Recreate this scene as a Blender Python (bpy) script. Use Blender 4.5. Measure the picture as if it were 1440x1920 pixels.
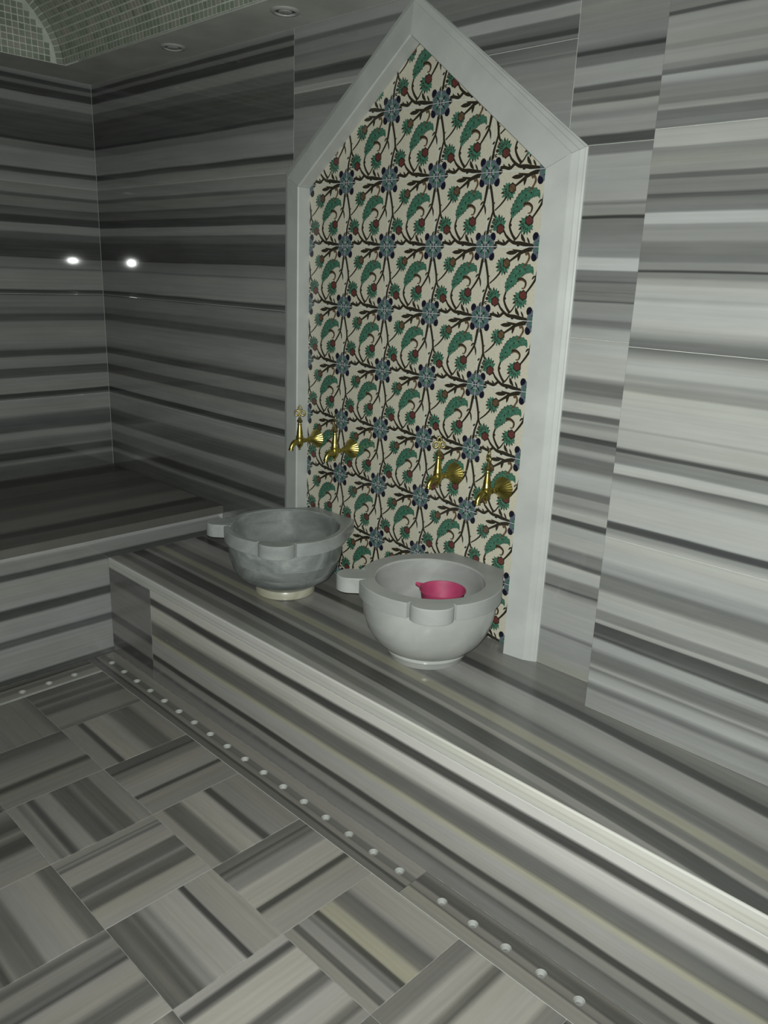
import bpy, bmesh, math, random
from mathutils import Vector, Matrix

for o in list(bpy.data.objects):
    bpy.data.objects.remove(o, do_unlink=True)
SC = bpy.context.scene
COL = SC.collection

# ------------------------------------------------------------------ camera
F_PX, YAW, PITCH, ROLL = 1498.33, 0.76738, -0.28794, -0.03910
CAM = Vector((3.87296, -1.95027, 1.53728))
Rz = Matrix.Rotation(YAW, 3, 'Z'); Rx = Matrix.Rotation(PITCH, 3, 'X'); Ry = Matrix.Rotation(ROLL, 3, 'Y')
RC = Rz @ Rx @ Ry
right, fwd, up = RC.col[0].copy(), RC.col[1].copy(), RC.col[2].copy()
cd = bpy.data.cameras.new('camera')
cam = bpy.data.objects.new('camera', cd); COL.objects.link(cam)
cd.sensor_fit = 'VERTICAL'; cd.sensor_height = 24.0; cd.lens = 24.0 * F_PX / 1920.0
cd.clip_start = 0.02; cd.clip_end = 50
M = Matrix((right, up, -fwd)).transposed().to_4x4(); M.translation = CAM
cam.matrix_world = M
SC.camera = cam

# ------------------------------------------------------------------ world, lights, exposure
w = bpy.data.worlds.new('world'); SC.world = w; w.use_nodes = True
w.node_tree.nodes['Background'].inputs[0].default_value = (0.5, 0.55, 0.55, 1)
w.node_tree.nodes['Background'].inputs[1].default_value = 0.02

# the phone's small flash lamp, beside the lens: the only light in the dark room
fl = bpy.data.lights.new('phone_flash', 'SPOT')
fl.energy = 228; fl.color = (0.955, 1.0, 0.945); fl.shadow_soft_size = 0.008
fl.spot_size = math.radians(128); fl.spot_blend = 1.0
flo = bpy.data.objects.new('phone_flash', fl); COL.objects.link(flo)
LM = M.copy(); LM.translation = CAM + up * 0.022 - right * 0.012
flo.matrix_world = LM @ Matrix.Rotation(math.radians(1), 4, 'Y') @ Matrix.Rotation(math.radians(-6), 4, 'X')

SC.view_settings.view_transform = 'Standard'; SC.view_settings.look = 'None'
SC.view_settings.exposure = 0.0; SC.view_settings.gamma = 1.0
SC.view_settings.use_curve_mapping = False

# ------------------------------------------------------------------ measures (metres; x along the tiled wall, y into it, z up)
H = 2.330          # soffit
HB = 0.413         # front bench top
YB = -0.5508       # front bench edge
XL, HL = 1.0005, 0.532   # left bench edge and top
PW = 0.1231        # how far the right-hand wall stands forward
XJ = 2.9122        # its edge
XR, YN = 5.40, -3.50     # right wall, near wall
OX0, OX1, OAX, OZ, OAZ = 1.5452, 2.5642, 2.0547, 1.822, 2.2146   # arched opening
ZT = 0.2025        # ceramic tile pitch
PROF = {
 'right_wall': [(0.399,0.7),(0.435,0.72),(0.466,0.65),(0.475,0.35),(0.486,0.5),(0.497,0.9),(0.519,0.75),(0.53,0.4),(0.539,0.8),(0.55,0.42),(0.571,0.4),(0.583,0.45),(0.588,0.62),(0.596,0.78),(0.616,0.8),(0.621,0.4),(0.625,0.1),(0.631,0.3),(0.641,0.18),(0.665,0.12),(0.668,0.78),(0.677,0.78),(0.681,0.5),(0.702,0.5),(0.709,0.85),(0.756,0.82),(0.766,0.45),(0.805,0.42),(0.815,0.72),(0.834,0.7),(0.849,0.9),(0.908,0.9),(0.918,0.75),(0.932,0.6),(0.937,0.12),(0.951,0.1),(0.956,0.88),(1.029,0.88),(1.055,0.75),(1.061,0.55),(1.07,0.4),(1.077,0.3),(1.081,0.88),(1.101,0.9),(1.106,0.5),(1.131,0.5),(1.134,0.12),(1.14,0.12),(1.147,0.82),(1.187,0.84),(1.192,0.72),(1.199,0.88),(1.284,0.88),(1.291,0.62),(1.306,0.6),(1.313,0.72),(1.323,0.68),(1.333,0.85),(1.346,0.88),(1.364,0.8),(1.394,0.35),(1.413,0.45),(1.425,0.65),(1.447,0.9),(1.498,0.92),(1.507,0.8),(1.519,0.9),(1.536,0.9),(1.54,0.8),(1.551,0.72),(1.556,0.5),(1.566,0.5),(1.568,0.1),(1.571,0.05),(1.573,0.55),(1.587,0.55),(1.591,0.4),(1.632,0.48),(1.638,0.65),(1.671,0.65),(1.675,0.97),(1.696,0.97),(1.7,0.5),(1.727,0.45),(1.73,0.25),(1.737,0.22),(1.739,0.5),(1.769,0.52),(1.771,0.3),(1.78,0.3),(1.783,0.65),(1.81,0.68),(1.815,0.6),(1.835,0.6),(1.838,0.92),(1.875,0.9),(1.876,0.5),(1.892,0.52),(1.893,0.42),(1.912,0.4),(1.915,0.75),(1.924,0.75),(1.927,0.5),(1.936,0.5),(1.94,0.6),(1.96,0.6),(1.971,0.85),(1.983,0.9),(1.986,0.4),(1.994,0.4),(1.998,0.6),(2.006,0.65),(2.009,0.8),(2.03,0.82),(2.034,0.7),(2.042,0.68),(2.047,0.8),(2.099,0.8),(2.103,0.25),(2.108,0.25),(2.11,0.6)],
 'main_left': [(0.556,0.2),(0.595,0.25),(0.608,0.5),(0.624,0.3),(0.631,0.08),(0.656,0.1),(0.666,0.4),(0.692,0.35),(0.717,0.45),(0.724,0.6),(0.749,0.6),(0.759,0.25),(0.793,0.25),(0.822,0.35),(0.837,0.62),(0.908,0.62),(0.913,0.4),(0.923,0.1),(0.938,0.05),(0.942,0.62),(1.009,0.62),(1.016,0.25),(1.053,0.2),(1.057,0.5),(1.081,0.58),(1.105,0.58),(1.111,0.2),(1.134,0.18),(1.147,0.5),(1.176,0.6),(1.211,0.62),(1.211,0.62),(1.266,0.5),(1.275,0.25),(1.301,0.22),(1.309,0.4),(1.329,0.4),(1.338,0.5),(1.384,0.5),(1.389,0.3),(1.393,0.05),(1.409,0.08),(1.417,0.62),(1.495,0.6),(1.503,0.5),(1.507,0.32),(1.512,0.5),(1.552,0.42),(1.558,0.05),(1.561,0.15),(1.631,0.18),(1.637,0.28),(1.663,0.3),(1.669,0.6),(1.7,0.62),(1.704,0.15),(1.732,0.1),(1.738,0.35),(1.759,0.3),(1.771,0.22),(1.775,0.5),(1.812,0.5),(1.816,0.3),(1.826,0.3),(1.833,0.62),(1.87,0.55),(1.875,0.68),(1.913,0.55),(1.92,0.2),(1.935,0.1),(1.942,0.62),(2.012,0.62),(2.023,0.45),(2.047,0.45),(2.052,0.1),(2.059,0.05),(2.064,0.2),(2.166,0.22),(2.171,0.35),(2.201,0.35),(2.209,0.6),(2.243,0.6),(2.248,0.1),(2.276,0.08),(2.28,0.4),(2.292,0.45),(2.296,0.15),(2.309,0.12),(2.313,0.5),(2.324,0.6)],
 'strip': [(0.412,0.6),(0.523,0.62),(0.531,0.35),(0.544,0.72),(0.65,0.72),(0.667,0.5),(0.673,0.12),(0.679,0.45),(0.705,0.45),(0.714,0.8),(0.747,0.82),(0.751,0.3),(0.758,0.15),(0.768,0.48),(0.793,0.4),(0.805,0.75),(0.866,0.75),(0.873,0.12),(0.886,0.1),(0.89,0.75),(0.906,0.78),(0.908,0.55),(0.928,0.48),(0.936,0.6),(0.953,0.62),(0.958,0.38),(0.975,0.35),(0.982,0.75),(1.024,0.78),(1.038,0.35),(1.07,0.35),(1.078,0.6),(1.091,0.65),(1.096,0.38),(1.114,0.4),(1.118,0.12),(1.129,0.05),(1.134,0.65),(1.153,0.7),(1.166,0.45),(1.172,0.62),(1.177,0.3),(1.19,0.25),(1.195,0.82),(1.222,0.85),(1.227,0.6),(1.243,0.55),(1.25,0.35),(1.279,0.35),(1.29,0.6),(1.297,0.8),(1.354,0.82),(1.397,0.75),(1.42,0.7),(1.429,0.45),(1.442,0.38),(1.449,0.58),(1.488,0.55),(1.493,0.15),(1.496,0.4),(1.512,0.42),(1.516,0.28),(1.518,0.4),(1.537,0.42),(1.541,0.2),(1.545,0.38),(1.568,0.4),(1.572,0.9),(1.599,0.9),(1.604,0.55),(1.638,0.5),(1.671,0.4),(1.695,0.42),(1.698,0.05),(1.703,0.02),(1.707,0.55),(1.728,0.6),(1.733,0.4),(1.742,0.72),(1.849,0.75),(1.855,0.42),(1.875,0.4),(1.878,0.15),(1.897,0.15),(1.903,0.65),(1.934,0.68),(1.941,0.55),(1.948,0.52),(1.957,0.7),(1.97,0.72),(1.974,0.3),(1.981,0.3),(1.986,0.5),(2.002,0.5),(2.006,0.25),(2.014,0.25),(2.019,0.72),(2.058,0.75),(2.063,0.42),(2.084,0.4),(2.087,0.1),(2.093,0.1),(2.098,0.4),(2.115,0.6),(2.201,0.62),(2.227,0.5)],
 'mid_left': [(1.956,0.55),(2.026,0.6),(2.074,0.55),(2.08,0.3),(2.097,0.28),(2.101,0.35),(2.124,0.35),(2.126,0.7),(2.146,0.7),(2.149,0.5),(2.161,0.5),(2.168,0.15),(2.186,0.12),(2.195,0.25),(2.198,0.5),(2.215,0.5),(2.243,0.42),(2.248,0.55),(2.274,0.5),(2.28,0.32),(2.292,0.35),(2.297,0.65),(2.336,0.65)],
 'mid_right': [(1.97,0.6),(2.039,0.58),(2.087,0.55),(2.097,0.35),(2.1,0.5),(2.107,0.4),(2.132,0.35),(2.135,0.4),(2.141,0.4),(2.144,0.12),(2.153,0.12),(2.157,0.3),(2.182,0.4),(2.186,0.75),(2.212,0.78),(2.217,0.3),(2.232,0.2),(2.237,0.4),(2.26,0.4)],
 'riser': [(-0.003,0.42),(0.034,0.4),(0.053,0.22),(0.064,0.5),(0.084,0.5),(0.095,0.08),(0.109,0.06),(0.117,0.62),(0.184,0.68),(0.197,0.3),(0.236,0.28),(0.258,0.75),(0.306,0.82),(0.318,0.1),(0.337,0.08),(0.347,0.88),(0.431,0.95)],
 'riser_left': [(-0.008,0.4),(0.033,0.4),(0.043,0.12),(0.077,0.12),(0.089,0.5),(0.14,0.5),(0.152,0.2),(0.173,0.2),(0.185,0.52),(0.303,0.5),(0.315,0.3),(0.372,0.35),(0.386,0.5)],
 'bench_top': [(-0.557,0.95),(-0.547,0.8),(-0.533,0.6),(-0.507,0.58),(-0.499,0.35),(-0.477,0.32),(-0.466,0.5),(-0.448,0.5),(-0.443,0.15),(-0.397,0.12),(-0.389,0.55),(-0.377,0.62),(-0.371,0.4),(-0.348,0.38),(-0.342,0.6),(-0.315,0.62),(-0.302,0.35),(-0.264,0.3),(-0.255,0.5),(-0.215,0.7),(-0.155,0.65),(-0.146,0.15),(-0.118,0.1)],
 'left_top': [(0.014,0.4),(0.059,0.12),(0.141,0.15),(0.18,0.32),(0.297,0.3),(0.356,0.22),(0.441,0.22),(0.509,0.35),(0.625,0.3),(0.686,0.48),(0.791,0.45),(0.825,0.1),(0.862,0.1),(0.89,0.28),(0.973,0.25),(1.033,0.45)],
 'left_riser': [(-0.087,0.42),(-0.015,0.45),(-0.002,0.18),(0.018,0.12),(0.027,0.6),(0.143,0.62),(0.152,0.25),(0.174,0.22),(0.183,0.65),(0.256,0.62),(0.265,0.12),(0.294,0.1),(0.303,0.62),(0.406,0.6),(0.414,0.12),(0.432,0.08),(0.439,0.5),(0.482,0.5),(0.486,0.7),(0.515,0.75)],
}
# ------------------------------------------------------------------ node helpers
def newmat(name):
    m = bpy.data.materials.new(name); m.use_nodes = True
    m.node_tree.nodes.clear(); return m
def N(nt, t, loc=None, **kw):
    n = nt.nodes.new(t)
    for k, v in kw.items(): setattr(n, k, v)
    return n
def L(nt, a, b): nt.links.new(a, b)
def math_(nt, op, a, b=None, c=None, clamp=False):
    n = N(nt, 'ShaderNodeMath', operation=op); n.use_clamp = clamp
    for i, v in enumerate((a, b, c)):
        if v is None: continue
        if isinstance(v, (int, float)): n.inputs[i].default_value = v
        else: L(nt, v, n.inputs[i])
    return n.outputs[0]
def ramp(nt, fac, stops, interp='LINEAR'):
    r = N(nt, 'ShaderNodeValToRGB'); cr = r.color_ramp; cr.interpolation = interp
    while len(cr.elements) > 1: cr.elements.remove(cr.elements[-1])
    cr.elements[0].position = stops[0][0]; cr.elements[0].color = (*stops[0][1], 1)
    for p, c in stops[1:]:
        e = cr.elements.new(p); e.color = (*c, 1)
    L(nt, fac, r.inputs[0]); return r.outputs[0]

# polished striped marble: a group that turns a tone (0 dark band, 1 white) into a surface
def marble_group():
    g = bpy.data.node_groups.new('striped_marble', 'ShaderNodeTree')
    g.interface.new_socket('Tone', in_out='INPUT', socket_type='NodeSocketFloat')
    g.interface.new_socket('U', in_out='INPUT', socket_type='NodeSocketFloat')
    g.interface.new_socket('V', in_out='INPUT', socket_type='NodeSocketFloat')
    g.interface.new_socket('Seed', in_out='INPUT', socket_type='NodeSocketFloat')
    g.interface.new_socket('Rough', in_out='INPUT', socket_type='NodeSocketFloat')
    g.interface.new_socket('Warm', in_out='INPUT', socket_type='NodeSocketFloat')
    g.interface.new_socket('Yellow', in_out='INPUT', socket_type='NodeSocketFloat')
    g.interface.new_socket('BSDF', in_out='OUTPUT', socket_type='NodeSocketShader')
    gi = N(g, 'NodeGroupInput'); go = N(g, 'NodeGroupOutput')
    cv = N(g, 'ShaderNodeCombineXYZ')
    L(g, math_(g, 'MULTIPLY', gi.outputs['U'], 1.3), cv.inputs[0])
    L(g, math_(g, 'MULTIPLY', gi.outputs['V'], 95.0), cv.inputs[1]); L(g, gi.outputs['Seed'], cv.inputs[2])
    n1 = N(g, 'ShaderNodeTexNoise'); n1.inputs['Scale'].default_value = 1.0; n1.inputs['Detail'].default_value = 3
    L(g, cv.outputs[0], n1.inputs['Vector'])
    cv2 = N(g, 'ShaderNodeCombineXYZ')
    L(g, math_(g, 'MULTIPLY', gi.outputs['U'], 4.0), cv2.inputs[0])
    L(g, math_(g, 'MULTIPLY', gi.outputs['V'], 22.0), cv2.inputs[1]); L(g, gi.outputs['Seed'], cv2.inputs[2])
    n2 = N(g, 'ShaderNodeTexNoise'); n2.inputs['Scale'].default_value = 1.0; n2.inputs['Detail'].default_value = 4
    n2.inputs['Roughness'].default_value = 0.6
    L(g, cv2.outputs[0], n2.inputs['Vector'])
    a = math_(g, 'MULTIPLY', math_(g, 'SUBTRACT', n1.outputs[0], 0.5), 0.17)
    b = math_(g, 'MULTIPLY', math_(g, 'SUBTRACT', n2.outputs[0], 0.5), 0.16)
    t = math_(g, 'ADD', math_(g, 'ADD', gi.outputs['Tone'], a), b, clamp=True)
    colr = ramp(g, t, [(0, (.042, .044, .043)), (.15, (.075, .077, .076)), (.35, (.145, .148, .145)), (.6, (.255, .258, .250)), (.85, (.405, .408, .395)), (1, (.54, .54, .525))])
    # faint warm / cool drift between bands
    cv3 = N(g, 'ShaderNodeCombineXYZ')
    L(g, math_(g, 'MULTIPLY', gi.outputs['U'], 0.5), cv3.inputs[0])
    L(g, math_(g, 'MULTIPLY', gi.outputs['V'], 14.0), cv3.inputs[1])
    L(g, math_(g, 'ADD', gi.outputs['Seed'], 7.3), cv3.inputs[2])
    n3 = N(g, 'ShaderNodeTexNoise'); n3.inputs['Scale'].default_value = 1.0; n3.inputs['Detail'].default_value = 1
    L(g, cv3.outputs[0], n3.inputs['Vector'])
    tint = ramp(g, n3.outputs[0], [(.32, (.985, .99, 1.03)), (.5, (1, 1, 1)), (.66, (1, 1, .98)), (.80, (1.02, 1.02, .93))])
    mx = N(g, 'ShaderNodeMix', data_type='RGBA', blend_type='MULTIPLY'); mx.inputs[0].default_value = 1
    L(g, colr, mx.inputs[6]); L(g, tint, mx.inputs[7])
    mw = N(g, 'ShaderNodeMix', data_type='RGBA', blend_type='MULTIPLY'); L(g, gi.outputs['Warm'], mw.inputs[0]); my = N(g, 'ShaderNodeMix', data_type='RGBA', blend_type='MULTIPLY'); L(g, gi.outputs['Yellow'], my.inputs[0]); L(g, mx.outputs[2], my.inputs[6]); my.inputs[7].default_value = (1.01, 1.0, .84, 1); L(g, my.outputs[2], mw.inputs[6]); mw.inputs[7].default_value = (1.05, .985, .93, 1)
    bs = N(g, 'ShaderNodeBsdfPrincipled')
    L(g, mw.outputs[2], bs.inputs['Base Color'])
    bs.inputs['Roughness'].default_value = 0.13
    bs.inputs['Specular IOR Level'].default_value = 0.5
    n4 = N(g, 'ShaderNodeTexNoise'); n4.inputs['Scale'].default_value = 3.0; n4.inputs['Detail'].default_value = 2
    L(g, math_(g, 'MULTIPLY', math_(g, 'ADD', n4.outputs[0], 0.5), gi.outputs['Rough']), bs.inputs['Roughness'])
    L(g, bs.outputs[0], go.inputs[0])
    return g
MG = marble_group()

def random_profile(rng, n=18, lo=0.12, hi=0.85):
    pts = []; t = 0.0
    tone = rng.uniform(.4, .7)
    while t < 1.0:
        wdt = rng.choice([.015, .03, .05, .08, .12])
        tone = rng.choice([.15, .3, .42, .5, .55, .6, .65, .75, .55]) if wdt > .02 else rng.choice([.08, .15, .3])
        tone = min(hi, max(lo, tone))
        pts.append((t, tone)); pts.append((min(1, t + wdt * .8), tone)); t += wdt
    return pts

def marble(name, prof, seed=0.0, height=0.48, warp=0.012, rough=0.034, yellow=None, warm=None):
    """prof: [(t, tone)] with t in 0..1 across the bands; UV = (metres along, t across)."""
    m = newmat(name); nt = m.node_tree
    uv = N(nt, 'ShaderNodeUVMap'); sp = N(nt, 'ShaderNodeSeparateXYZ'); L(nt, uv.outputs[0], sp.inputs[0])
    u, v = sp.outputs[0], sp.outputs[1]
    cv = N(nt, 'ShaderNodeCombineXYZ')
    L(nt, math_(nt, 'MULTIPLY', u, 2.2), cv.inputs[0]); L(nt, math_(nt, 'MULTIPLY', v, 7.0 * height / .48), cv.inputs[1]); cv.inputs[2].default_value = seed
    n = N(nt, 'ShaderNodeTexNoise'); n.inputs['Scale'].default_value = 1.0; n.inputs['Detail'].default_value = 3
    L(nt, cv.outputs[0], n.inputs['Vector'])
    wv = math_(nt, 'MULTIPLY', math_(nt, 'SUBTRACT', n.outputs[0], 0.5), warp / height)
    tv = math_(nt, 'ADD', v, wv)
    fc = N(nt, 'ShaderNodeFloatCurve'); cu = fc.mapping.curves[0]
    fc.mapping.use_clip = True
    pts = sorted((min(1, max(0, a)), b) for a, b in prof)
    cl = []
    for a, b in pts:
        if cl and a - cl[-1][0] < 0.0025: a = cl[-1][0] + 0.0025
        if a <= 1: cl.append((a, b))
    if cl[0][0] > 0: cl.insert(0, (0, cl[0][1]))
    if cl[-1][0] < 1: cl.append((1, cl[-1][1]))
    cu.points[0].location = cl[0]; cu.points[-1].location = cl[-1]
    for a, b in cl[1:-1]: cu.points.new(a, b)
    for p in cu.points: p.handle_type = 'VECTOR'
    fc.mapping.update()
    L(nt, tv, fc.inputs['Value'])
    g = N(nt, 'ShaderNodeGroup'); g.node_tree = MG
    L(nt, fc.outputs[0], g.inputs['Tone']); L(nt, u, g.inputs['U'])
    L(nt, math_(nt, 'MULTIPLY', v, height), g.inputs['V']); g.inputs['Seed'].default_value = seed; g.inputs['Rough'].default_value = rough; g.inputs['Warm'].default_value = warm if warm is not None else (1.0 if rough >= .25 else (.55 if rough >= .2 else 0.0))
    if yellow:
        a_, b_ = yellow; e_ = (b_ - a_) * .4
        yr = ramp(nt, tv, [(0, (0, 0, 0)), (max(.001, a_ - e_), (0, 0, 0)), (a_ + e_ * .5, (1, 1, 1)), (b_ - e_ * .5, (1, 1, 1)), (min(.999, b_ + e_), (0, 0, 0))])
        L(nt, yr, g.inputs['Yellow'])
    o = N(nt, 'ShaderNodeOutputMaterial'); L(nt, g.outputs[0], o.inputs[0])
    return m
def cut(prof, lo, hi):
    out = [((a - lo) / (hi - lo), b) for a, b in prof if lo - .004 <= a <= hi + .004]
    return out if len(out) > 2 else random_profile(random.Random(int(lo * 1000) + 5))

def plain(name, col, rough=.4, metal=0., noise=0., scale=30., bump=0., spec=.5, col2=None):
    m = newmat(name); nt = m.node_tree
    bs = N(nt, 'ShaderNodeBsdfPrincipled'); o = N(nt, 'ShaderNodeOutputMaterial'); L(nt, bs.outputs[0], o.inputs[0])
    bs.inputs['Roughness'].default_value = rough; bs.inputs['Metallic'].default_value = metal
    bs.inputs['Specular IOR Level'].default_value = spec
    tc = N(nt, 'ShaderNodeTexCoord'); n = N(nt, 'ShaderNodeTexNoise'); n.inputs['Scale'].default_value = scale; n.inputs['Detail'].default_value = 5
    L(nt, tc.outputs['Object'], n.inputs['Vector'])
    c2 = col2 or tuple(c * (1 - noise) for c in col); c1 = col if col2 else tuple(min(1, c * (1 + noise)) for c in col)
    L(nt, ramp(nt, n.outputs[0], [(.35, c2), (.65, c1)]), bs.inputs['Base Color'])
    if bump:
        b = N(nt, 'ShaderNodeBump'); b.inputs['Strength'].default_value = bump; b.inputs['Distance'].default_value = .001
        L(nt, n.outputs[0], b.inputs['Height']); L(nt, b.outputs[0], bs.inputs['Normal'])
    return m

# ------------------------------------------------------------------ object helpers
def link(name, me_or_none, parent=None):
    o = bpy.data.objects.new(name, me_or_none); COL.objects.link(o)
    if parent is not None: o.parent = parent
    return o
def tag(o, label=None, cat=None, group=None, kind=None):
    if label: o['label'] = label
    if cat: o['category'] = cat
    if group: o['group'] = group
    if kind: o['kind'] = kind
    return o
def root(name, loc=(0, 0, 0), rz=0.0):
    o = link(name, None); o.location = loc; o.rotation_euler = (0, 0, rz); o.empty_display_size = .05
    return o
def mesh_from(bm, name, mat, smooth=False, angle=35):
    me = bpy.data.meshes.new(name)
    bmesh.ops.recalc_face_normals(bm, faces=bm.faces)
    bm.to_mesh(me); bm.free()
    for m in (mat if isinstance(mat, (list, tuple)) else [mat]): me.materials.append(m)
    if smooth:
        for p in me.polygons: p.use_smooth = True
        if angle and hasattr(me, 'set_sharp_from_angle'): me.set_sharp_from_angle(angle=math.radians(angle))
    return me
def inset_poly(P, d):
    n = len(P); area = sum(P[i][0] * P[(i + 1) % n][1] - P[(i + 1) % n][0] * P[i][1] for i in range(n))
    s = 1 if area > 0 else -1
    out = []
    for i in range(n):
        a, b, c = Vector(P[i - 1]), Vector(P[i]), Vector(P[(i + 1) % n])
        e1 = (b - a).normalized(); e2 = (c - b).normalized()
        n1 = Vector((-e1.y, e1.x)) * s; n2 = Vector((-e2.y, e2.x)) * s
        k = n1 + n2
        if k.length < 1e-6: out.append(b + n1 * d); continue
        k.normalize(); out.append(b + k * (d / max(.25, k.dot(n1))))
    return out
# planes: how (a, b, depth) becomes (x, y, z); depth grows out of the surface, towards the room
PL = {'back': lambda a, b, d: (a, -d, b),        # a = x, b = z
      'left': lambda a, b, d: (d, a, b),         # a = y, b = z, faces +x
      'up': lambda a, b, d: (a, b, d),           # a = x, b = y, faces up
      'front': lambda a, b, d: (a, YB - d, b)}
def slab(name, P, plane, d_front, thick, mat, parent, v0, v1, swap=False, chamfer=.0009, joint=.0008, sub=0, drift=None):
    """one stone piece: polygon P in the plane, chamfered face; UV u along the bands, v across."""
    f = PL[plane] if isinstance(plane, str) else plane
    if sub:                       # rectangle split along a so the bands may drift
        (a0, b0), (a1, b1) = P[0], P[2]
        P = [(a0 + (a1 - a0) * i / sub, b0) for i in range(sub + 1)] + [(a1 - (a1 - a0) * i / sub, b1) for i in range(sub + 1)]
    Pi = inset_poly(P, joint); Pf = inset_poly(P, joint + chamfer)
    bm = bmesh.new(); uvl = bm.loops.layers.uv.new('UVMap')
    rings = []
    for Q, d in ((Pi, d_front - thick), (Pi, d_front - chamfer), (Pf, d_front)):
        rings.append([(bm.verts.new(f(q[0], q[1], d)), q) for q in Q])
    n = len(P); uvm = {}
    for r in rings:
        for v, q in r: uvm[v] = q
    for k in (0, 1):
        for i in range(n):
            bm.faces.new([rings[k][i][0], rings[k][(i + 1) % n][0], rings[k + 1][(i + 1) % n][0], rings[k + 1][i][0]])
    if sub:
        for rg in (rings[2], rings[0]):
            for i in range(sub):
                bm.faces.new([rg[i][0], rg[i + 1][0], rg[n - 2 - i][0], rg[n - 1 - i][0]])
    else:
        bm.faces.new([x[0] for x in rings[2]]); bm.faces.new([x[0] for x in rings[0]])
    for fa in bm.faces:
        for l in fa.loops:
            a, b = uvm[l.vert]
            if swap: a, b = b, a
            if drift: b = b + drift(a)
            l[uvl].uv = (a, (b - v0) / (v1 - v0))
    o = link(name, mesh_from(bm, name, mat), parent)
    return o
def box(bm, lo, hi):
    vs = [bm.verts.new((x, y, z)) for x in (lo[0], hi[0]) for y in (lo[1], hi[1]) for z in (lo[2], hi[2])]
    for q in ((0, 1, 3, 2), (4, 6, 7, 5), (0, 4, 5, 1), (2, 3, 7, 6), (0, 2, 6, 4), (1, 5, 7, 3)):
        bm.faces.new([vs[i] for i in q])
def prism(bm, P, f, d0, d1):
    A = [bm.verts.new(f(a, b, d0)) for a, b in P]; B = [bm.verts.new(f(a, b, d1)) for a, b in P]
    n = len(P)
    for i in range(n): bm.faces.new([A[i], A[(i + 1) % n], B[(i + 1) % n], B[i]])
    bm.faces.new(A); bm.faces.new(B)
def rect(a0, b0, a1, b1): return [(a0, b0), (a1, b0), (a1, b1), (a0, b1)]
def lathe(bm, prof, seg=48, axis='z', origin=(0, 0, 0), rfun=None, close=True):
    """prof: [(r, h)]; closed at both ends when r == 0."""
    O = Vector(origin); rings = []
    def P(r, h, t):
        if rfun: r = rfun(r, h, t)
        c, s = r * math.cos(t), r * math.sin(t)
        if axis == 'z': return O + Vector((c, s, h))
        if axis == 'y': return O + Vector((c, -h, s))     # h grows towards the room (-y)
        return O + Vector((h, c, s))
    for r, h in prof:
        if r <= 1e-6: rings.append([bm.verts.new(P(0, h, 0))])
        else: rings.append([bm.verts.new(P(r, h, 2 * math.pi * i / seg)) for i in range(seg)])
    for A, B in zip(rings, rings[1:]):
        for i in range(seg):
            j = (i + 1) % seg
            if len(A) == 1 and len(B) == 1: break
            if len(A) == 1: bm.faces.new([A[0], B[i], B[j]])
            elif len(B) == 1: bm.faces.new([A[i], A[j], B[0]])
            else: bm.faces.new([A[i], A[j], B[j], B[i]])
def tube(bm, pts, rads, seg=14, cap=True):
    pts = [Vector(p) for p in pts]; n = len(pts)
    if not isinstance(rads, (list, tuple)): rads = [rads] * n
    ref = Vector((.13, .21, 1)); rings = []
    for i in range(n):
        t = (pts[min(n - 1, i + 1)] - pts[max(0, i - 1)]).normalized()
        a = t.cross(ref)
        if a.length < .1: a = t.cross(Vector((1, 0, 0)))
        a.normalize(); b = t.cross(a)
        rings.append([bm.verts.new(pts[i] + (a * math.cos(2 * math.pi * k / seg) + b * math.sin(2 * math.pi * k / seg)) * rads[i]) for k in range(seg)])
    for A, B in zip(rings, rings[1:]):
        for k in range(seg): bm.faces.new([A[k], A[(k + 1) % seg], B[(k + 1) % seg], B[k]])
    if cap: bm.faces.new(rings[0]); bm.faces.new(rings[-1])
def torus(bm, c, R, r, nrm_axis='y', seg=20, rs=8, sx=1.0, sz=1.0, rot=0.0):
    c = Vector(c); rings = []
    for i in range(seg):
        t = 2 * math.pi * i / seg
        d = Vector((math.cos(t) * sx, 0, math.sin(t) * sz))
        d = Matrix.Rotation(rot, 3, 'Y') @ d
        dn = d.normalized()
        rings.append([bm.verts.new(c + d * R + (dn * math.cos(2 * math.pi * k / rs) + Vector((0, 1, 0)) * math.sin(2 * math.pi * k / rs)) * r) for k in range(rs)])
    for i in range(seg):
        A, B = rings[i], rings[(i + 1) % seg]
        for k in range(rs): bm.faces.new([A[k], A[(k + 1) % rs], B[(k + 1) % rs], B[k]])

# ------------------------------------------------------------------ shared materials
GROUT = plain('white_grout', (.46, .47, .45), .8, noise=.08, scale=60)
DARKG = plain('floor_joint', (.30, .30, .285), .8, noise=.2, scale=40)
MORTAR = plain('channel_mortar', (.10, .10, .095), .9, noise=.3, scale=40)
FRAMEM = plain('pale_grey_marble', (.45, .465, .45), .42, noise=.07, scale=9)
PLASTER = plain('soffit_plaster', (.50, .505, .47), .55, noise=.10, scale=6)
rng = random.Random(4)

# ------------------------------------------------------------------ structure: walls
ROWS = [(HB, 0.908), (0.908, 1.3930), (1.3930, 1.8757), (1.8757, H)]
ROWN = [(0.0, HB), (HB, 0.908), (0.908, 1.3930), (1.3930, 1.8757), (1.8757, H)]
def z_clip(P, keep):   # convex clip of polygon by a half plane keep(p) >= 0
    out = []; n = len(P)
    for i in range(n):
        a, b = P[i], P[(i + 1) % n]; ka, kb = keep(a), keep(b)
        if ka >= 0: out.append(a)
        if (ka >= 0) != (kb >= 0):
            t = ka / (ka - kb); out.append((a[0] + (b[0] - a[0]) * t, a[1] + (b[1] - a[1]) * t))
    return out
SL = (OAZ - OZ) / (OAX - OX0)
OFF = .055                                # slabs stop under the frame, this far outside the opening
dv = OFF * math.sqrt(1 + SL * SL)
aboveL = lambda p: p[1] - (OZ + dv + (p[0] - OX0) * SL)
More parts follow.
